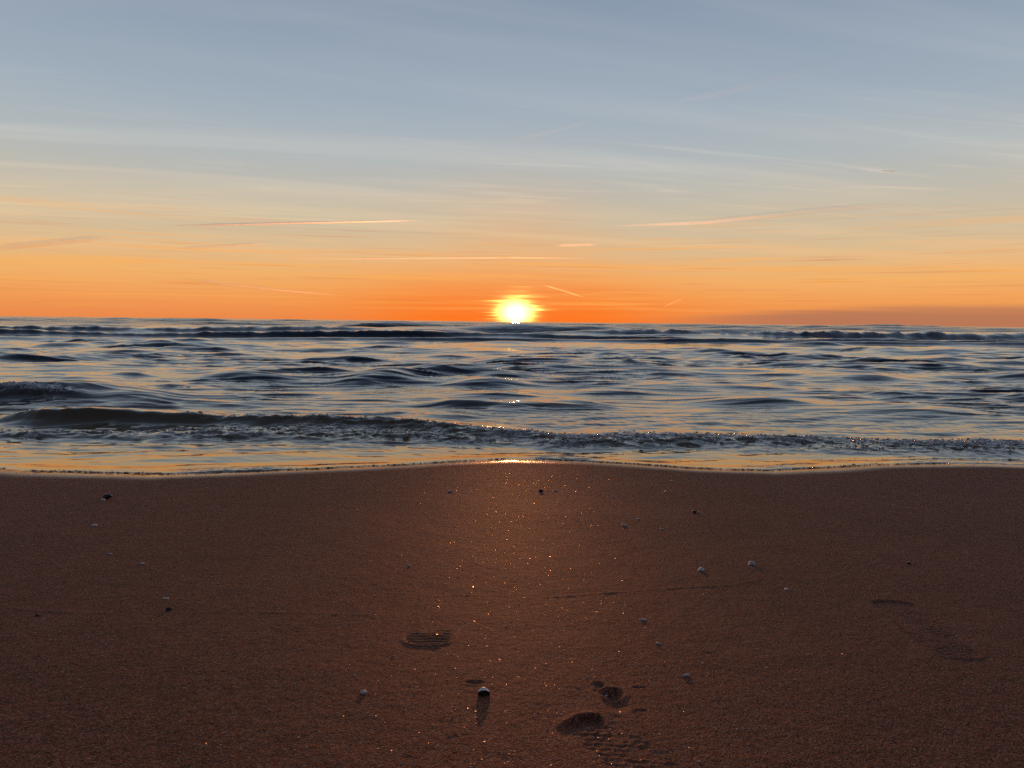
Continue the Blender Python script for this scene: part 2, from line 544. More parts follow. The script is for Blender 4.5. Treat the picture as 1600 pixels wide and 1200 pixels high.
def mat_water():
    m, b, p, out = new_mat('sea water')
    co, xyz = obj_xyz(b)
    foam, sandy, far = attr(b, 'foam'), attr(b, 'sandy'), attr(b, 'far')
    wcol = b.mix(sandy, (0.006, 0.011, 0.017), (0.150, 0.100, 0.034))
    # foam: lacy, broken into cells
    v = b.node('ShaderNodeTexVoronoi', feature='DISTANCE_TO_EDGE')
    b.put(v.inputs['Vector'], co)
    v.inputs['Scale'].default_value = 38.0
    lace = b.m('SUBTRACT', 1.0, b.smooth(v.outputs['Distance'], 0.02, 0.16))
    nn = b.noise(co, 34.0, 5.0, 0.7)
    fm = b.m('ADD', b.m('MULTIPLY', lace, 0.35), b.m('MULTIPLY', nn, 0.9))
    fac = b.smooth(b.m('ADD', foam, b.m('SUBTRACT', fm, 0.6)), 0.55, 0.95)
    fac = b.m('MULTIPLY', fac, b.smooth(foam, 0.02, 0.15))
    b.put(p.inputs['Base Color'], b.mix(fac, wcol, (0.66, 0.64, 0.64)))
    rough = b.m('ADD', 0.03, b.m('MULTIPLY', far, 0.10))
    b.put(p.inputs['Roughness'], b.m('ADD', rough, b.m('MULTIPLY', fac, 0.5)))
    p.inputs['IOR'].default_value = 1.55
    # capillary ripples, drawn out along the crests
    st = b.comb(b.m('MULTIPLY', xyz[0], 0.45), xyz[1], 0.0)
    r1 = b.noise(st, 16.0, 3.0, 0.55)
    r2 = b.noise(st, 55.0, 2.0, 0.5)
    r3 = b.noise(b.comb(b.m('MULTIPLY', xyz[0], 0.35), xyz[1], 0.0), 1.1, 4.0, 0.6)
    r0 = b.noise(b.comb(b.m('MULTIPLY', xyz[0], 0.22), xyz[1], 2.0), 6.5, 3.0, 0.6, 0.4)
    h = b.m('ADD', b.m('ADD', b.m('MULTIPLY', r1, 0.0018), b.m('MULTIPLY', r2, 0.0003)), b.m('MULTIPLY', r0, 0.008))
    h = b.m('ADD', b.m('MULTIPLY', h, b.m('SUBTRACT', 1.0, far)), b.m('MULTIPLY', b.m('MULTIPLY', r3, 0.30), far))
    calm = attr(b, 'calm')
    bump = b.node('ShaderNodeBump')
    b.put(bump.inputs['Strength'], b.m('MULTIPLY', b.m('SUBTRACT', 1.0, b.m('MULTIPLY', calm, 0.7)), 0.8))
    bump.inputs['Distance'].default_value = 1.0
    b.put(bump.inputs['Height'], h)
    b.put(p.inputs['Normal'], bump.outputs[0])
    return m


def mat_foam():
    m, b, p, out = new_mat('sea foam bubbles')
    p.inputs['Base Color'].default_value = (0.55, 0.53, 0.52, 1)
    p.inputs['Roughness'].default_value = 0.12
    p.inputs['IOR'].default_value = 1.33
    tl = b.node('ShaderNodeBsdfTranslucent')
    tl.inputs[0].default_value = (0.85, 0.83, 0.80, 1)
    mx = b.node('ShaderNodeMixShader')
    mx.inputs[0].default_value = 0.7
    b.put(mx.inputs[1], p.outputs[0])
    b.put(mx.inputs[2], tl.outputs[0])
    b.put(out.inputs[0], mx.outputs[0])
    return m


def mat_glint():
    m, b, p, out = new_mat('mineral grains')
    info = b.node('ShaderNodeNewGeometry')
    rnd = info.outputs['Random Per Island']
    b.put(p.inputs['Base Color'], b.ramp(rnd, [(0, (0.12, 0.05, 0.03)), (0.75, (0.20, 0.10, 0.06)), (0.93, (0.36, 0.24, 0.18)), (1, (0.6, 0.52, 0.46))]))
    p.inputs['Roughness'].default_value = 0.30
    p.inputs['IOR'].default_value = 1.55
    return m


def mat_shell(name, c1, c2, rough=0.35, scale=60.0):
    m, b, p, out = new_mat(name)
    co, xyz = obj_xyz(b)
    n = b.noise(co, scale, 5.0, 0.6)
    w = b.noise(b.comb(b.m('MULTIPLY', xyz[0], 30.0), b.m('MULTIPLY', xyz[1], 400.0), xyz[2]), 1.0, 3.0, 0.5)
    t = b.m('ADD', b.m('MULTIPLY', n, 0.6), b.m('MULTIPLY', w, 0.4))
    b.put(p.inputs['Base Color'], b.ramp(t, [(0.32, c1), (0.68, c2)]))
    p.inputs['Roughness'].default_value = rough
    bump = b.node('ShaderNodeBump')
    bump.inputs['Strength'].default_value = 0.4
    bump.inputs['Distance'].default_value = 0.001
    b.put(bump.inputs['Height'], t)
    b.put(p.inputs['Normal'], bump.outputs[0])
    return m


def mat_contrail():
    m = bpy.data.materials.new('ice crystal trail')
    m.use_nodes = True
    b = NB(m.node_tree)
    a = attr(b, 'thin')
    co, xyz = obj_xyz(b)
    n = b.noise(co, 0.0006, 4.0, 0.6)
    dens = b.m('MULTIPLY', a, b.smooth(n, 0.25, 0.6, 0.45, 1.0))
    tl = b.node('ShaderNodeBsdfRefraction')          # forward scattering by ice crystals
    tl.inputs['Color'].default_value = (1, 1, 1, 1)
    tl.inputs['Roughness'].default_value = 0.85
    tl.inputs['IOR'].default_value = 1.31
    df = b.node('ShaderNodeBsdfDiffuse')
    df.inputs[0].default_value = (0.95, 0.95, 0.95, 1)
    mx = b.node('ShaderNodeMixShader')
    mx.inputs[0].default_value = 0.12
    b.put(mx.inputs[1], tl.outputs[0])
    b.put(mx.inputs[2], df.outputs[0])
    tr = b.node('ShaderNodeBsdfTransparent')
    ms = b.node('ShaderNodeMixShader')
    b.put(ms.inputs[0], dens)
    b.put(ms.inputs[1], tr.outputs[0])
    b.put(ms.inputs[2], mx.outputs[0])
    out = b.node('ShaderNodeOutputMaterial')
    b.put(out.inputs[0], ms.outputs[0])
    return m


M_SAND, M_WATER, M_FOAM, M_GLINT, M_TRAIL = mat_sand(), mat_water(), mat_foam(), mat_glint(), mat_contrail()
M_SHELL = mat_shell('bleached shell', (0.55, 0.49, 0.45), (0.86, 0.82, 0.78))
M_GREYSHELL = mat_shell('grey shell', (0.30, 0.31, 0.33), (0.60, 0.62, 0.66))
M_DARK = mat_shell('dark wet stone and hollow shade', (0.012, 0.011, 0.012), (0.04, 0.036, 0.036), 0.3)  # pebbles, and the painted shade inside the shells


# ------------------------------------------------------------------ sand
def fan_columns(half, n, reach, m):
    inner = np.linspace(-half, half, n)
    step = inner[1] - inner[0]
    g = half + np.cumsum(np.geomspace(step, 1, m) / np.geomspace(step, 1, m).sum() * (reach - half))
    return np.concatenate([-g[::-1], inner, g])


u = fan_columns(0.74, 760, 14.0, 36)
yy = [0.72]
while yy[-1] < 4.02:
    yy.append(yy[-1] + 0.0022 * yy[-1] ** 1.5)
yy = np.array(yy)
pre = 0.72 - np.geomspace(0.004, 12, 70)[::-1]
post = yy[-1] + np.geomspace(0.01, 3.0, 24)
yy = np.concatenate([pre, yy, post])
YS = np.repeat(yy[:, None], len(u), 1)
XS = u[None, :] * (0.06 + np.maximum(YS, 0.66))
ZS = sand_z(XS, YS)
te = edge_y(XS) - YS                       # distance from the swash edge, + up the beach
wet = np.clip(1 - sst(te + 0.05 * pn(XS * 2.3, YS * 2.3, 51), 0.03, 0.26), 0, 1)
beach = add('sand', grid_mesh('sand', XS, YS, ZS, {'wet': wet}), M_SAND, 'structure')

# ------------------------------------------------------------------ sea
uw = fan_columns(0.76, 640, 7.0, 34)
tt = [0.0]
while tt[-1] < 9000:
    d = 3.75 + tt[-1]
    step = 0.0115 * (d / 5.0) ** 1.5 if d < 400 else 8.2 * (d / 400) ** 2.2
    tt.append(tt[-1] + min(step, 1500))
tt = np.array(tt)
T_ = np.repeat(tt[:, None], len(uw), 1)
XW = uw[None, :] * (3.75 + T_)
YW = edge_y(XW) + T_
row_dy = np.gradient(tt)[:, None]
row_dx = (uw[len(uw) // 2 + 1] - uw[len(uw) // 2]) * (3.75 + tt)[:, None]

bed = sand_low(XW, np.minimum(YW, 12)) + 0.0050 * (1 - np.exp(-T_ / 0.035)) - 0.0016
film = np.maximum(bed, -2)
ez = SLOPE * (Y0 - edge_y(XW))                                     # height of the swash edge on the sand
level = (ez - 0.004 - 0.034 * np.minimum(T_, 1.2)) * (1 - sst(T_, 0.5, 3.2))
dif = film - level
base_z = 0.5 * (film + level + np.sqrt(dif ** 2 + 0.00004)) - 0.003 * sst(T_, 0.05, 0.3)
base_z = np.where(T_ < 0.02, film, base_z * sst(T_, 0.02, 0.14) + film * (1 - sst(T_, 0.02, 0.14)))

# chop
openw = sst(YW, 4.9, 7.5)
calm_strip = 1 - 0.72 * np.exp(-((YW - 29) / 5.0) ** 2)
gust = np.clip(0.64 + 1.5 * fbm(XW * 0.22, YW * 0.16, 61, 4), 0.22, 1.7) * calm_strip
H = np.zeros_like(XW)
DX = np.zeros_like(XW)
DY = np.zeros_like(XW)
lam = np.geomspace(0.13, 3.2, 60)
for i, L in enumerate(lam):
    th = rng.normal(0, 0.26 if L < 0.8 else 0.38)
    k = 2 * np.pi / L
    kx, ky = k * math.sin(th), k * math.cos(th)
    a = (0.0042 if L < 0.8 else 0.0030) * L * rng.uniform(0.5, 1.4)
    wgt = sst(L / (row_dy * math.cos(th) + row_dx * abs(math.sin(th))), 2.2, 5.0)
    ph = XW * kx + YW * ky + rng.uniform(0, 6.28) + 0.8 * pn(XW * 0.35 / L, YW * 0.25 / L, 70 + i)
    aa = a * wgt * gust * openw * (1.0 if L < 0.9 else 0.3 + 0.7 * sst(YW, 8, 18))
    H += aa * np.cos(ph)
    s = aa * np.sin(ph) * 1.05
    DX += s * math.sin(th)
    DY += s * math.cos(th)
# sharp-crested wind chop: ridges drawn out along the shore
for k, (fy, fx, A, lo, hi) in enumerate([(6.5, 1.5, 0.0055, 5.4, 9), (3.4, 0.80, 0.0125, 5.6, 16), (1.7, 0.42, 0.026, 6.5, 34), (0.8, 0.22, 0.050, 11, 70)]):
    wx = XW + 0.5 / fx * pn(XW * fx * 0.5, YW * fy * 0.3, 140 + k)
    wy = YW + 0.45 / fy * pn(XW * fx * 0.9, YW * fy * 0.5, 144 + k) + 0.10 * XW * math.sin(k * 2.1)
    rg = 1 - np.abs(pn(wx * fx, wy * fy, 148 + k)) * 2.6
    wgt = sst(YW, lo, lo * 1.35) * (1 - sst(YW, hi, hi * 1.8)) * sst(1 / (fy * row_dy), 2.0, 5.0)
    aa = A * wgt * np.clip(gust, 0.4, 1.5)
    H += aa * np.clip(rg, -0.6, 1) ** 3
    DY -= aa * 0.8 * np.clip(rg, 0, 1) ** 3
# longer swell out at sea
sea = sst(YW, 14, 60)
for i, L in enumerate(np.geomspace(3.4, 26, 22)):
    th = rng.normal(0, 0.30)
    k = 2 * np.pi / L
    wgt = sst(L / (row_dy + row_dx * abs(math.sin(th)) * 0.5), 1.6, 4.0)
    a = 0.0095 * L * rng.uniform(0.5, 1.3) * min(1.0, (9 / L) ** 0.8)
    ph = XW * k * math.sin(th) + YW * k * math.cos(th) + rng.uniform(0, 6.28) + 1.1 * pn(XW * 0.3 / L, YW * 0.3 / L, 130 + i)
    H += a * wgt * sea * calm_strip * np.cos(ph)
    DY += a * wgt * sea * 0.7 * np.sin(ph)
# fine ripples in the swash and behind the bore
swz = sst(T_, 0.05, 0.5) * (1 - sst(YW, 6.0, 8.0))
for i, L in enumerate(np.geomspace(0.07, 0.5, 14)):
    th = rng.normal(0, 0.5)
    k = 2 * np.pi / L
    ph = XW * k * math.sin(th) + YW * k * math.cos(th) + rng.uniform(0, 6.28) + 1.4 * pn(XW * 0.4 / L, YW * 0.4 / L, 170 + i)
    H += 0.0040 * L * swz * (0.45 + 0.9 * sst(T_, 0.5, 1.2)) * np.cos(ph)

# shore break: front line, crest line and heights along the beach
FRONT = np.array([px_plane(a, b, 0.035) for a, b in [(-300, 686), (0, 690), (150, 690), (350, 694), (540, 694), (700, 695), (830, 696), (870, 700),
                                                     (960, 703), (1060, 704), (1230, 707), (1400, 709), (1600, 714), (1900, 721)]])
yf = np.interp(XW, FRONT[:, 0], FRONT[:, 1]) + 0.10 * fbm(XW * 1.7, YW * 0, 81, 3) + 0.05 * fbm(XW * 7, YW * 2, 82, 3)
CREST = [(-300, 650, 5.9), (0, 652, 5.75), (45, 643, 5.72), (75, 634, 5.70), (150, 633.5, 5.70), (243, 640, 5.70), (337, 648, 5.68), (440, 650, 5.62), (540, 653, 5.58),
         (648, 656, 5.55), (712, 660, 5.5), (800, 668, 5.38), (840, 676, 5.25), (900, 681, 5.15), (1060, 686, 5.08), (1300, 690, 5.05), (1600, 697, 5.0), (1900, 700, 5.0)]
cw = []
for a, b, yc in CREST:
    d = ray(a, b)
    t = yc / d[1]
    cw.append((d[0] * t, yc, CAM_H + d[2] * t))
cw = np.array(cw)
yc = np.interp(XW, cw[:, 0], cw[:, 1]) + 0.03 * pn(XW * 1.5, YW * 0, 83)
Ac = np.interp(XW, cw[:, 0], np.maximum(cw[:, 2] - 0.016, 0.012)) * (1 + 0.28 * fbm(XW * 1.9, YW * 0, 88, 3))
s = YW - yc
prof = np.where(s < 0, np.exp(-(np.abs(s) / 0.17) ** 2.2), np.exp(-(s / 0.55) ** 2))
H = H * (1 - 0.6 * prof) + Ac * prof
face = prof * sst(-s, -0.02, 0.05)
H += face * (Ac / 0.10) * (0.007 * fbm(XW * 7 + YW * 2, YW * 3, 89, 3) + 0.004 * pn(XW * 2.5, YW * 26, 97))
DY = DY - 0.07 * (Ac / 0.13) * prof ** 3
ragged = sst(np.interp(XW, cw[:, 0], [0.2, .3, .7, .3, 0.05, 0.15, 0.8, .9, .9, 0.7, 0.6, 0.8, 1, 1, 1, 1, 1, 1]), 0.1, 0.9)
crest_l = np.exp(-(s / 0.10) ** 2) * ragged
# bore: lumpy broken water from the front line back to the foot of the face
right = sst(XW, 0.0, 0.5)
back_len = 0.32 + 0.38 * sst(XW, -2.6, -1.9) + 0.06 * right
q = (YW - yf) / back_len
bore = sst(q, -0.04, 0.10) * (1 - sst(q, 0.75, 1.25))
bore = np.clip(bore * (0.75 + 0.6 * pn(XW * 1.4, YW * 3, 84)), 0, 1)
centre_low = 1 - 0.55 * np.exp(-((XW - 0.02) / 0.22) ** 2)
lum = billow(XW * 4.2 + 0.4 * pn(XW * 3, YW * 5, 86), YW * 6.0, 85, 5, 0.62)
H += bore * (0.006 + 0.026 * lum * (0.8 - 0.12 * right)) * sst(q, -0.04, 0.40) * centre_low + 0.002 * sst(q, -0.05, 0.06) * (1 - sst(q, 0.2, 0.8)) * (0.7 + 0.5 * right)
DX += bore * 0.022 * pn(XW * 13, YW * 13, 90)
DY += bore * 0.030 * pn(XW * 11, YW * 11, 91) - 0.012 * bore * (1 - sst(q, 0.0, 0.3))
H += crest_l * 0.012 * billow(XW * 11, YW * 9, 92, 3) * (Ac / 0.08)
foam = bore * (0.12 + 0.42 * sst(lum, 0.3, 1.7) + 0.6 * fbm(XW * 4, YW * 9, 87, 3)) + 0.50 * crest_l
# second wave behind it on the left
c2w = []
for a, b, y2 in [(-300, 598, 7.7), (0, 604, 7.5), (40, 604, 7.45), (115, 610, 7.35), (215, 624, 7.25), (350, 642, 7.1)]:
    d = ray(a, b)
    t = y2 / d[1]
    c2w.append((d[0] * t, y2, CAM_H + d[2] * t))
c2w = np.array(c2w)
y2 = np.interp(XW, c2w[:, 0], c2w[:, 1]) + 0.04 * pn(XW * 1.2, YW * 0, 93)
A2 = np.interp(XW, c2w[:, 0], np.maximum(c2w[:, 2], 0)) * (1 - sst(XW, c2w[-2, 0], c2w[-1, 0] + 0.4))
s2_ = YW - y2
pr2 = np.where(s2_ < 0, np.exp(-(np.abs(s2_) / 0.24) ** 2), np.exp(-(s2_ / 0.7) ** 2))
H = H * (1 - 0.5 * pr2 * sst(A2, 0, 0.05)) + A2 * pr2
DY = DY - 0.08 * (A2 / 0.12) * pr2 ** 3
sp = np.exp(-(s2_ / 0.14) ** 2) * (1 - sst(XW, -4.35, -3.9))
H += sp * 0.024 * billow(XW * 9, YW * 8, 94, 3)
foam += 0.9 * sp
# dark swell hump on the right and a few longer crests in the middle water
for a, b, yh, wid, amp in [(1400, 637, 7.1, 0.9, 0.055), (1330, 590, 11.2, 1.5, 0.06), (1050, 600, 9.6, 0.9, 0.045), (930, 572, 13.6, 1.4, 0.06),
                           (640, 590, 10.6, 1.0, 0.04), (430, 585, 11.4, 1.1, 0.05), (250, 545, 20.5, 1.6, 0.13), (130, 582, 12.0, 1.0, 0.05),
                           (350, 546, 21.0, 1.6, 0.10), (700, 548, 20.0, 2.6, 0.07), (1500, 548, 23.0, 4.0, 0.12), (1210, 634, 7.7, 0.5, 0.03)]:
    xc = (a - 800) / 1209.0 * yh
    w = 0.045 * yh
    sy = YW - yh - 0.05 * (XW - xc)
    pr = np.exp(-((XW - xc) / wid) ** 2) * np.where(sy < 0, np.exp(-(sy / w) ** 2), np.exp(-(sy / (2.4 * w)) ** 2))
    H += amp * pr * (1 + 0.5 * pn(XW * 1.3, YW * 0.6, 95))
    DY -= 0.5 * amp * pr
for _ in range(130):
    yh = 6.3 * (30 / 6.3) ** rng.random()
    xc = rng.uniform(-0.8, 0.8) * yh
    wid = rng.uniform(0.05, 0.15) * yh ** 0.75 * 0.9
    w = (0.010 * yh + 0.07) * rng.uniform(0.7, 1.3)
    amp = 0.23 * w * rng.uniform(0.6, 1.4)
    tilt, kink = rng.normal(0, 0.10), rng.uniform(0, 50)
    ra, rb = np.searchsorted(tt, (yh - 4.6 - 4 * w - 1, yh - 3.0 + 8 * w + 1))
    xs_, ys_ = XW[ra:rb], YW[ra:rb]
    sy = ys_ - yh - tilt * (xs_ - xc) - 0.5 * w * pn(xs_ * 0.8 / wid + kink, xs_ * 0, 98)
    pr = np.exp(-np.abs((xs_ - xc) / wid) ** 2.5) * np.where(sy < 0, np.exp(-(sy / w) ** 2), np.exp(-(sy / (2.6 * w)) ** 2))
    H[ra:rb] += amp * pr
    DY[ra:rb] -= 0.6 * amp * pr ** 2
# breakers on the bar far out
def px_x(px, yd):
    return (px - 800) / 1209.0 * yd


for yb, amp_pts, fpts, thick in [
        (31.5, [(-200, .08), (500, .12), (900, .18), (1200, .2), (1800, .18)], [(-200, 0), (1800, 0)], 0.45),
        (35.5, [(-200, .26), (300, .28), (800, .26), (1100, .18), (1300, .22), (1800, .26)], [(-200, .25), (300, .5), (600, .3), (800, .1), (1800, .1)], 0.55),
        (41.0, [(-400, .4), (-200, .34), (200, .36), (520, .30), (700, .22), (980, .30), (1050, .46), (1250, .47), (1400, .38), (1800, .34)],
         [(-200, .6), (300, .6), (520, .4), (650, .1), (930, .2), (1020, 1.0), (1300, 1.0), (1600, .8), (1800, .8)], 0.8),
        (66.0, [(-200, .10), (500, .14), (580, .42), (700, .46), (850, .50), (960, .46), (1040, .25), (1400, .2), (1800, .2)], [(-200, 0), (820, 0), (940, .3), (1100, .2), (1800, 0)], 1.2),
        (92.0, [(-200, .25), (300, .2), (500, .40), (760, .3), (1100, .25), (1300, .35), (1800, .2)], [(-200, .1), (1800, .1)], 2.6),
        (150.0, [(-200, .3), (700, .3), (1250, .4), (1380, .92), (1480, .90), (1570, .5), (1800, .4)], [(-200, 0), (1800, 0)], 5.0)]:
    xs = [px_x(p[0], yb) for p in amp_pts]
    A = np.interp(XW, xs, [p[1] for p in amp_pts])
    Fm = np.interp(XW, [px_x(p[0], yb) for p in fpts], [p[1] for p in fpts])
    line = yb * np.interp(XW / np.maximum(YW, 1), [-0.8, -0.35, 0.0, 0.8], [0.80, 0.88, 1.0, 1.0]) * (1 + 0.012 * pn(XW * 2.0 / yb, XW * 0, 96 + int(yb))) + 0.4 * thick * pn(XW * 9 / yb, XW * 0, 99 + int(yb))
    sy = YW - line
    pr = np.where(sy < 0, np.exp(-(sy / thick) ** 2), np.exp(-(sy / (3.2 * thick)) ** 2))
    jag = 1.12 + 0.36 * fbm(XW * 60 / yb, YW * 14 / yb, 101, 3) * (0.35 + Fm)
    H = H * (1 - 0.5 * pr) + A * pr * jag * (0.85 + 0.7 * pn(XW * 3.0 / yb * 2, YW * 0, 107 + int(yb)))
    DY -= 0.5 * A * pr ** 3
    foam += Fm * np.where(sy < 0, np.exp(-(sy / (1.9 * thick)) ** 2), np.exp(-(sy / (0.9 * thick)) ** 2)) * (0.75 + 0.5 * pn(XW * 40 / yb, YW * 30 / yb, 102))
ZW = base_z + H * sst(T_, 0.0, 0.25)
# lace of foam left on the sheet of swash just behind its edge
lace = sst(T_, 0.01, 0.03) * (1 - sst(T_, 0.10, 0.22)) * sst(pn(XW * 2.0, YW * 0.0 + 0.3, 103), -0.05, 0.25)
foam = foam + 0.55 * lace * sst(fbm(XW * 5, YW * 16, 104, 3), 0.0, 0.4)
ZW = ZW + 0.004 * lace * np.clip(billow(XW * 14, YW * 26, 105, 3), 0, 2)
rim = np.exp(-((T_ - 0.012) / 0.010) ** 2)
sandy = np.clip(1.0 - sst(YW, 5.2, 9.0), 0, 1) * 0.9
calm = np.clip(1 - sst(YW, 4.2, 6.5), 0, 1) * (1 - 0.6 * bore)
sea_obj = add('sea', grid_mesh('sea', XW + DX, YW + DY, ZW,
                               {'foam': np.clip(foam, 0, 1.2), 'sandy': sandy, 'far': sst(YW, 20, 90), 'calm': calm}), M_WATER, 'structure')

# bubbles riding on the broken water and strung along the swash edge
IV, IT = ico(1)
flat = (bore + crest_l * 0.8 + sp * 0.8)
pick = (ZW - base_z > 0.022) & (uw[None, :] > -0.72) & (uw[None, :] < 0.72) & (flat > 0.35)
ii = np.flatnonzero(pick)
ii = rng.choice(ii, 1500, replace=False, p=(flat.ravel()[ii] / flat.ravel()[ii].sum()))
pos = np.stack([(XW + DX).ravel()[ii], (YW + DY).ravel()[ii], ZW.ravel()[ii] + 0.001], -1)
pos[:, :2] += rng.normal(0, 0.006, (len(ii), 2))
r = rng.gamma(2.2, 0.0016, len(ii)) + 0.0015
scl = np.stack([r * rng.uniform(1, 1.8, len(ii)), r, r * 0.8], -1)
V, T = scatter(IV, IT, pos, scl, np.repeat(np.eye(3)[None], len(ii), 0))
add('foam_bubbles', tri_mesh('foam_bubbles', V, T), M_FOAM, 'stuff', 'bubbly foam churned up along the small wave breaking at the shore', 'foam')
n = 5200
xs = rng.uniform(-3.3, 3.3, n)
off = np.abs(rng.normal(0, 0.009, n)) * (1 + 2.5 * (rng.random(n) < 0.2))
ye = edge_y(xs) + off
keep = pn(xs * 1.6, xs * 0, 111) + 0.35 * pn(xs * 7, xs * 0, 112) > 0.08 - 0.25 * rng.random(n)
xs, ye = xs[keep], ye[keep]
n = len(xs)
r = rng.gamma(2.0, 0.0008, n) + 0.0009
zz = sand_low(xs, ye) + 0.003
scl = np.stack([r * rng.uniform(1, 2.6, n), r, r * 0.5], -1)
V, T = scatter(IV, IT, np.stack([xs, ye, zz], -1), scl, np.repeat(np.eye(3)[None], n, 0))
add('foam_rim', tri_mesh('foam_rim', V, T), M_FOAM, 'stuff', 'thin bright rim of foam along the edge of the water on the sand', 'foam')

# spray thrown up by the far breakers
pts = []
for px_, py_, h_, nn in [(872, 510, 0.22, 30), (845, 509, 0.05, 6), (850, 509, 0.05, 5)]:
    x0 = px_x(px_, 66.0)
    for _ in range(nn):
        hh = rng.random() ** 1.3 * h_ * 1.6
        pts.append((x0 + rng.normal(0, 0.07) + hh * 0.15, 63.5 + rng.normal(0, 0.15), 0.22 + hh))
pts = np.array(pts)
r = rng.uniform(0.03, 0.07, len(pts))
V, T = scatter(IV, IT, pts, np.stack([r, r, r * 1.4], -1), rand_rots(len(pts)))
add('sea_spray', tri_mesh('sea_spray', V, T), M_FOAM, 'stuff', 'small white splash of spray on a far breaker right of the sun', 'spray')

# ------------------------------------------------------------------ glinting grains in the sand
OV = np.array([[1, 0, 0], [-1, 0, 0], [0, 1, 0], [0, -1, 0], [0, 0, 1], [0, 0, -1]], float)
OT = np.array([[0, 2, 4], [2, 1, 4], [1, 3, 4], [3, 0, 4], [2, 0, 5], [1, 2, 5], [3, 1, 5], [0, 3, 5]])
GV = np.array([[1, 0, .1], [.3, .9, .1], [-.8, .55, .1], [-.7, -.6, .1], [.4, -.85, .1], [0, 0, .12], [0, 0, -.6]])   # flat-topped grain
GT = np.array([[i, (i + 1) % 5, 5] for i in range(5)] + [[(i + 1) % 5, i, 6] for i in range(5)])
n = 25000
yg = 0.8 + 2.85 * rng.random(n) ** 1.15
xg = rng.uniform(-0.72, 0.72, n) * (yg + 0.05)
ok = yg < edge_y(xg) - 0.06
xg, yg = xg[ok], yg[ok]
n = len(xg)
r = np.minimum(0.00042 * (1 + rng.exponential(0.55, n)), 0.0014) * (0.75 + 0.32 * yg)
zg = sand_z(xg, yg) + 0.1 * r
scl = np.stack([r * rng.uniform(0.8, 1.4, n), r, r], -1)
ta, tb, tg = rng.normal(0, 0.20, n), rng.normal(0, 0.20, n), rng.uniform(0, 6.28, n)
nz = np.stack([np.sin(ta), np.sin(tb), np.cos(ta) * np.cos(tb)], -1)
nz /= np.linalg.norm(nz, axis=1)[:, None]
ex = np.stack([np.cos(tg), np.sin(tg), 0 * tg], -1)
ex -= nz * (ex * nz).sum(1)[:, None]
ex /= np.linalg.norm(ex, axis=1)[:, None]
V, T = scatter(GV, GT, np.stack([xg, yg, zg], -1), scl, np.stack([ex, np.cross(nz, ex), nz], -1))
add('shell_grit', tri_mesh('shell_grit', V, T, smooth=False), M_GLINT, 'stuff', 'glittering pale grains of shell and quartz scattered over the wet sand', 'grit')


# ------------------------------------------------------------------ shells, chips and stones
def shell_mesh(name, seed, ribs=11, dome=0.42):
    """one valve of a small clam: domed, ribbed, with a beak and a hollow underside; unit width"""
    r_ = np.random.default_rng(seed)
    na, nr_ = 26, 8
    V = []
    for side in (1, 0):
        for j in range(nr_ + 1):
            t = j / nr_
            for i in range(na):
                a = 2 * np.pi * i / na
                fan = 0.5 * (1 + 0.10 * np.cos(a) + 0.03 * np.sin(3 * a + seed))
                x_ = t * fan * np.cos(a)
                y_ = t * fan * 0.80 * np.sin(a) - 0.16 * (1 - t)
                z_ = dome * (1 - t ** 2.2) ** 0.6 + (0.004 * np.cos(ribs * a) * t if side else 0) + 0.012 * np.sin(t * 20) * t * side
                if side == 0:
                    z_ = z_ * 0.82 - 0.012
                    x_, y_ = x_ * 0.96, y_ * 0.96
                V.append((x_, y_, z_))
    F_ = []
    m = (nr_ + 1) * na
    for sd in (0, 1):
        for j in range(nr_):
            for i in range(na):
                a, b_ = sd * m + j * na + i, sd * m + j * na + (i + 1) % na
                q_ = [a, b_, b_ + na, a + na]
                F_.append(q_ if sd else q_[::-1])
    for i in range(na):
        a, b_ = nr_ * na + i, nr_ * na + (i + 1) % na
        F_.append([a, b_, b_ + m, a + m])
    me = tri_mesh(name, np.array(V), np.array(F_))
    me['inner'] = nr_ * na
    return me


def chip_mesh(name, seed, long_=1.0, wide=0.45, thick=0.16, bend=0.12):
    """broken shell splinter: angular curved plate, unit length"""
    r_ = np.random.default_rng(seed)
    n_ = 11
    a = np.linspace(0, 2 * np.pi, n_, endpoint=False)
    rad = 1 + r_.uniform(-0.22, 0.14, n_)
    ox = 0.5 * long_ * np.sign(np.cos(a)) * np.abs(np.cos(a)) ** 0.6 * rad
    oy = 0.5 * wide * np.sign(np.sin(a)) * np.abs(np.sin(a)) ** 0.7 * rad
    V, F_ = [], []
    for lev, (k, z_) in enumerate(((0.0, 1.0), (0.62, 0.98), (1.0, 0.5), (0.97, -0.1), (0.0, -0.3))):
        for i in range(n_):
            x_, y_ = ox[i] * k, oy[i] * k
            V.append((x_, y_, thick * z_ + bend * (0.25 - x_ * x_)))
    for lev in range(4):
        for i in range(n_):
            a_, b_ = lev * n_ + i, lev * n_ + (i + 1) % n_
            F_.append([a_, a_ + n_, b_ + n_, b_])
    return tri_mesh(name, np.array(V), np.array(F_))


def stone_mesh(name, seed):
    V_, T_2 = ico(3)
    r_ = np.random.default_rng(seed)
    n_ = pn(V_[:, 0] * 1.4 + seed, V_[:, 1] * 1.4 + V_[:, 2], 5) + 0.5 * pn(V_[:, 2] * 2.5 + seed, V_[:, 0] * 2.5 - V_[:, 1], 6)
    return tri_mesh(name, V_ * (0.5 * (1 + 0.35 * n_))[:, None] * np.array([1, 0.8, 0.62]), T_2)


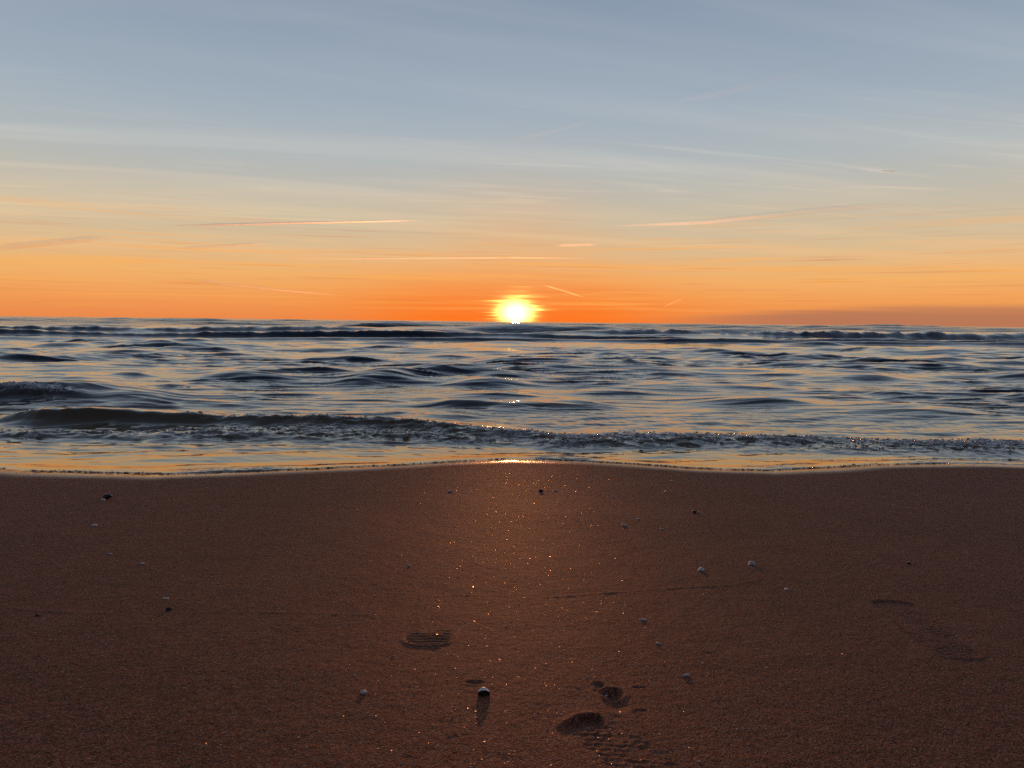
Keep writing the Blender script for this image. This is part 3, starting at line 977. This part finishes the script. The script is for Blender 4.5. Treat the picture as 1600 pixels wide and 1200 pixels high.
def place(kind, px_, py_, wpx, label, mat, rot=0.0, tilt=(0, 0), sink=0.1, seed=1, lift=0.0, **kw):
    x_, y_ = px_sand(px_, py_, sand_z)
    dist = math.sqrt(x_ * x_ + y_ * y_)
    size = 0.84 * wpx / 1209.0 * dist
    if kind == 'shell':
        me, nm, cat = shell_mesh('seashell', seed, **kw), 'seashell', 'shell'
    elif kind == 'chip':
        me, nm, cat = chip_mesh('shell_chip', seed, **kw), 'shell_chip', 'shell chip'
    else:
        me, nm, cat = stone_mesh('pebble', seed), 'pebble', 'pebble'
    o = add(nm, me, mat, label=label, cat=cat, group='shells and stones lying on the sand')
    if kind == 'shell':                                             # shade in the hollow, painted on as dark inner faces
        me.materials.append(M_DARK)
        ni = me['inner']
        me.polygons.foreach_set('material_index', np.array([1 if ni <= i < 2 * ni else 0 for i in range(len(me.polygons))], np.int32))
    zc = float(sand_z(np.array([x_]), np.array([y_]))[0])
    low_ = -0.31 if kind == 'pebble' else -0.012
    o.scale = (size, size, size)
    o.rotation_euler = (math.radians(tilt[0]), math.radians(tilt[1]), math.radians(rot))
    o.location = (x_, y_, zc - size * (low_ + sink - lift))
    return o


place('shell', 755, 1087, 25, 'domed clam shell with a bright rim and dark hollow, largest on the sand', M_SHELL, 8, (-70, 6), 0.0, 3, lift=0.12, dome=0.5)
place('chip', 568, 1082, 13, 'whitish shell fragment alone on the sand below the ridged heel print', M_SHELL, 35, (20, 10), 0.05, 4, wide=0.8, thick=0.3)
place('chip', 1004, 969, 14, 'long flat white shell chip lying level, right of the glittering sand', M_SHELL, 4, (12, 0), 0.04, 5, wide=0.36, thick=0.22)
place('chip', 1028, 1006, 8, 'short white shell chip between the long flat chip and the straight splinter', M_SHELL, -30, (10, 12), 0.03, 6, wide=0.6, thick=0.35)
place('chip', 1072, 1056, 15, 'straight white stick-like shell splinter casting a dark shadow', M_SHELL, 12, (14, 0), 0.02, 7, wide=0.3, thick=0.26, bend=0.02)
place('chip', 1098, 1037, 5, 'tiny white shell crumb just above the straight shell splinter', M_SHELL, 50, (10, 0), 0.03, 8, wide=0.8, thick=0.4)
place('shell', 1096, 891, 12, 'small pale domed shell, left one of two side by side beyond the chips', M_SHELL, 170, (10, 0), 0.03, 9, dome=0.45)
place('shell', 1175, 882, 13, 'bluish grey domed shell, right one of two side by side beyond the chips', M_GREYSHELL, 185, (12, 0), 0.03, 10, dome=0.5)
place('shell', 1229, 921, 10, 'half buried pale shell at the end of a faint swash line', M_SHELL, 120, (8, 14), 0.16, 11)
place('pebble', 1420, 881, 7, 'small dark pebble high up on the right side of the sand', M_DARK, 10, (0, 0), 0.05, 12)
place('chip', 975, 821, 10, 'pale shell chip right of the glitter, left one of a loose row of three', M_SHELL, -15, (14, 6), 0.03, 13, wide=0.5, thick=0.25)
place('chip', 997, 811, 6, 'tiny shell crumb, farthest one of a loose row of three', M_SHELL, 20, (10, 0), 0.03, 14, wide=0.7, thick=0.3)
place('chip', 1034, 827, 7, 'tiny flat shell crumb, right one of a loose row of three', M_GREYSHELL, 5, (10, 0), 0.03, 15, wide=0.5, thick=0.25)
place('pebble', 1085, 801, 8, 'dark pebble beside a white fleck near the upper right of the sand', M_DARK, 30, (0, 0), 0.05, 16)
place('chip', 1091, 801, 5, 'white fleck of shell touching a dark pebble, upper right of the sand', M_SHELL, 0, (12, 0), 0.03, 17, wide=0.7, thick=0.4)
place('chip', 1050, 752, 6, 'tiny white shell fleck close to the water right of the sun', M_SHELL, 0, (14, 0), 0.03, 18, wide=0.6, thick=0.3)
place('pebble', 845, 768, 9, 'flat dark pebble near the water below the sun, left one of a pair', M_DARK, 0, (0, 0), 0.12, 19)
place('chip', 868, 767, 8, 'pale shell chip near the water below the sun, right one of a pair', M_SHELL, 0, (14, 0), 0.03, 20, wide=0.5, thick=0.3)
place('chip', 704, 768, 9, 'small pale shell chip near the water left of the sun glitter', M_SHELL, -8, (14, 0), 0.03, 21, wide=0.5, thick=0.3)
place('pebble', 168, 779, 13, 'black stone near the water at far left, largest dark stone', M_DARK, 20, (0, 0), 0.02, 22)
place('chip', 161, 782, 7, 'white shell bit leaning on the black stone at far left', M_SHELL, 10, (24, 0), 0.02, 23, wide=0.7, thick=0.4)
place('shell', 148, 821, 10, 'thin pale shell arc on the left below the black stone', M_SHELL, 180, (6, 0), 0.06, 24, dome=0.3)
place('chip', 172, 866, 7, 'dull shell chip on the left, left one of two small chips', M_GREYSHELL, 0, (10, 0), 0.03, 25, wide=0.5, thick=0.25)
place('chip', 222, 881, 8, 'pale shell chip on the left, right one of two small chips', M_SHELL, 8, (12, 0), 0.03, 26, wide=0.5, thick=0.3)
place('chip', 259, 935, 11, 'thin shell flake just above a small dark pebble on the left', M_SHELL, 6, (8, 0), 0.06, 27, wide=0.5, thick=0.14)
place('pebble', 264, 953, 11, 'small dark pebble on the faint swash line at left', M_DARK, 15, (0, 0), 0.12, 28)
place('pebble', 58, 962, 5, 'tiny dark pebble at the far left edge of the sand', M_DARK, 0, (0, 0), 0.08, 29)
place('chip', 947, 1088, 6, 'white shell crumb beside the small dug holes, lower middle', M_SHELL, 30, (12, 0), 0.02, 30, wide=0.7, thick=0.4)
place('chip', 1093, 1190, 6, 'small white shell crumb at the bottom edge right of middle', M_SHELL, 0, (12, 0), 0.02, 31, wide=0.7, thick=0.4)
place('chip', 640, 884, 6, 'small bright shell crumb left of the glitter, above the heel print', M_SHELL, 0, (12, 0), 0.02, 32, wide=0.8, thick=0.4)


# ------------------------------------------------------------------ contrails
def contrail(pts, wpx, alpha, label, alt=9000.0):
    P = []
    for a, b in pts:
        d = ray(a, b)
        P.append(d)
    P = np.array(P)
    far_y = alt / np.mean(P[:, 2] / P[:, 1])
    P = P * (far_y / P[:, 1])[:, None] + np.array([0, 0, CAM_H])
    seg = np.linspace(0, len(P) - 1, 60)
    C = np.stack([np.interp(seg, np.arange(len(P)), P[:, i]) for i in range(3)], -1)
    cdist = np.linalg.norm(C, axis=1)
    centre = C.mean(0)
    rad = 0.5 * wpx / 1209.0 * cdist
    na = 16
    V, al = [], []
    tan = np.gradient(C, axis=0)
    tan /= np.linalg.norm(tan, axis=1)[:, None]
    for i in range(60):
        t = i / 59
        w = rad[i] * (0.25 + 0.75 * min(1, 5 * t) * min(1, 5 * (1 - t))) * (1 + 0.25 * float(pn(np.array([t * 9.0]), np.array([wpx]), 7)[0]))
        side = np.cross(tan[i], (0, 0, 1.0))
        side /= np.linalg.norm(side)
        up = np.cross(side, tan[i])
        for k in range(na):
            a = 2 * np.pi * k / na
            V.append(C[i] + w * (np.cos(a) * side + np.sin(a) * up) - centre)
            fade = min(1, 4 * t) * min(1, 4 * (1 - t))
            al.append(alpha * fade * abs(np.cos(a)) ** 0.9)
    Q = []
    for i in range(59):
        for k in range(na):
            a, b = i * na + k, i * na + (k + 1) % na
            Q.append([a, b, b + na, a + na])
    me = tri_mesh('contrail', np.array(V), np.array(Q))
    at = me.attributes.new('thin', 'FLOAT', 'POINT')
    at.data.foreach_set('value', np.array(al, np.float32))
    return add('contrail', me, M_TRAIL, label=label, cat='contrail', group='contrails in the evening sky', loc=centre)


contrail([(238, 353.5), (450, 348.5), (664, 344)], 3.4, 0.55, 'long sharp pale contrail left of the sun, nearly level')
contrail([(-40, 390), (80, 379), (184, 369)], 9.0, 0.20, 'broad blurred contrail running in from the left edge of the sky')
contrail([(262, 388.5), (350, 384), (436, 378.5)], 4.5, 0.26, 'faint contrail just below the long sharp one')
contrail([(846, 444.5), (880, 454), (917, 466)], 2.8, 0.09, 'short golden contrail slanting down right of the sun')
contrail([(1374, 266.5), (1402, 268)], 2.4, 0.45, 'tiny white contrail high in the right of the sky')
contrail([(260, 431), (350, 444), (440, 454), (536, 462)], 4.5, 0.22, 'curving faint contrail low in the left of the sky')
contrail([(955, 353), (1110, 346), (1250, 331), (1330, 324), (1440, 318)], 9.0, 0.14, 'wide soft contrail bending across the right of the sky')
contrail([(1034, 481), (1052, 473), (1072, 465)], 2.8, 0.09, 'short dim contrail low over the sea right of the sun')
contrail([(180, 404), (450, 405), (800, 402.5), (935, 404)], 2.2, 0.09, 'thin level line of contrail above the sun')
contrail([(866, 383), (900, 382), (940, 381)], 6.0, 0.04, 'short wispy streak of contrail high above the sun')
contrail([(800, 217), (870, 201), (938, 184)], 10.0, 0.010, 'faint short slanting contrail in the upper middle sky')
contrail([(1020, 163), (1150, 136), (1230, 115), (1330, 92)], 16.0, 0.03, 'wide faint contrail climbing to the upper right')
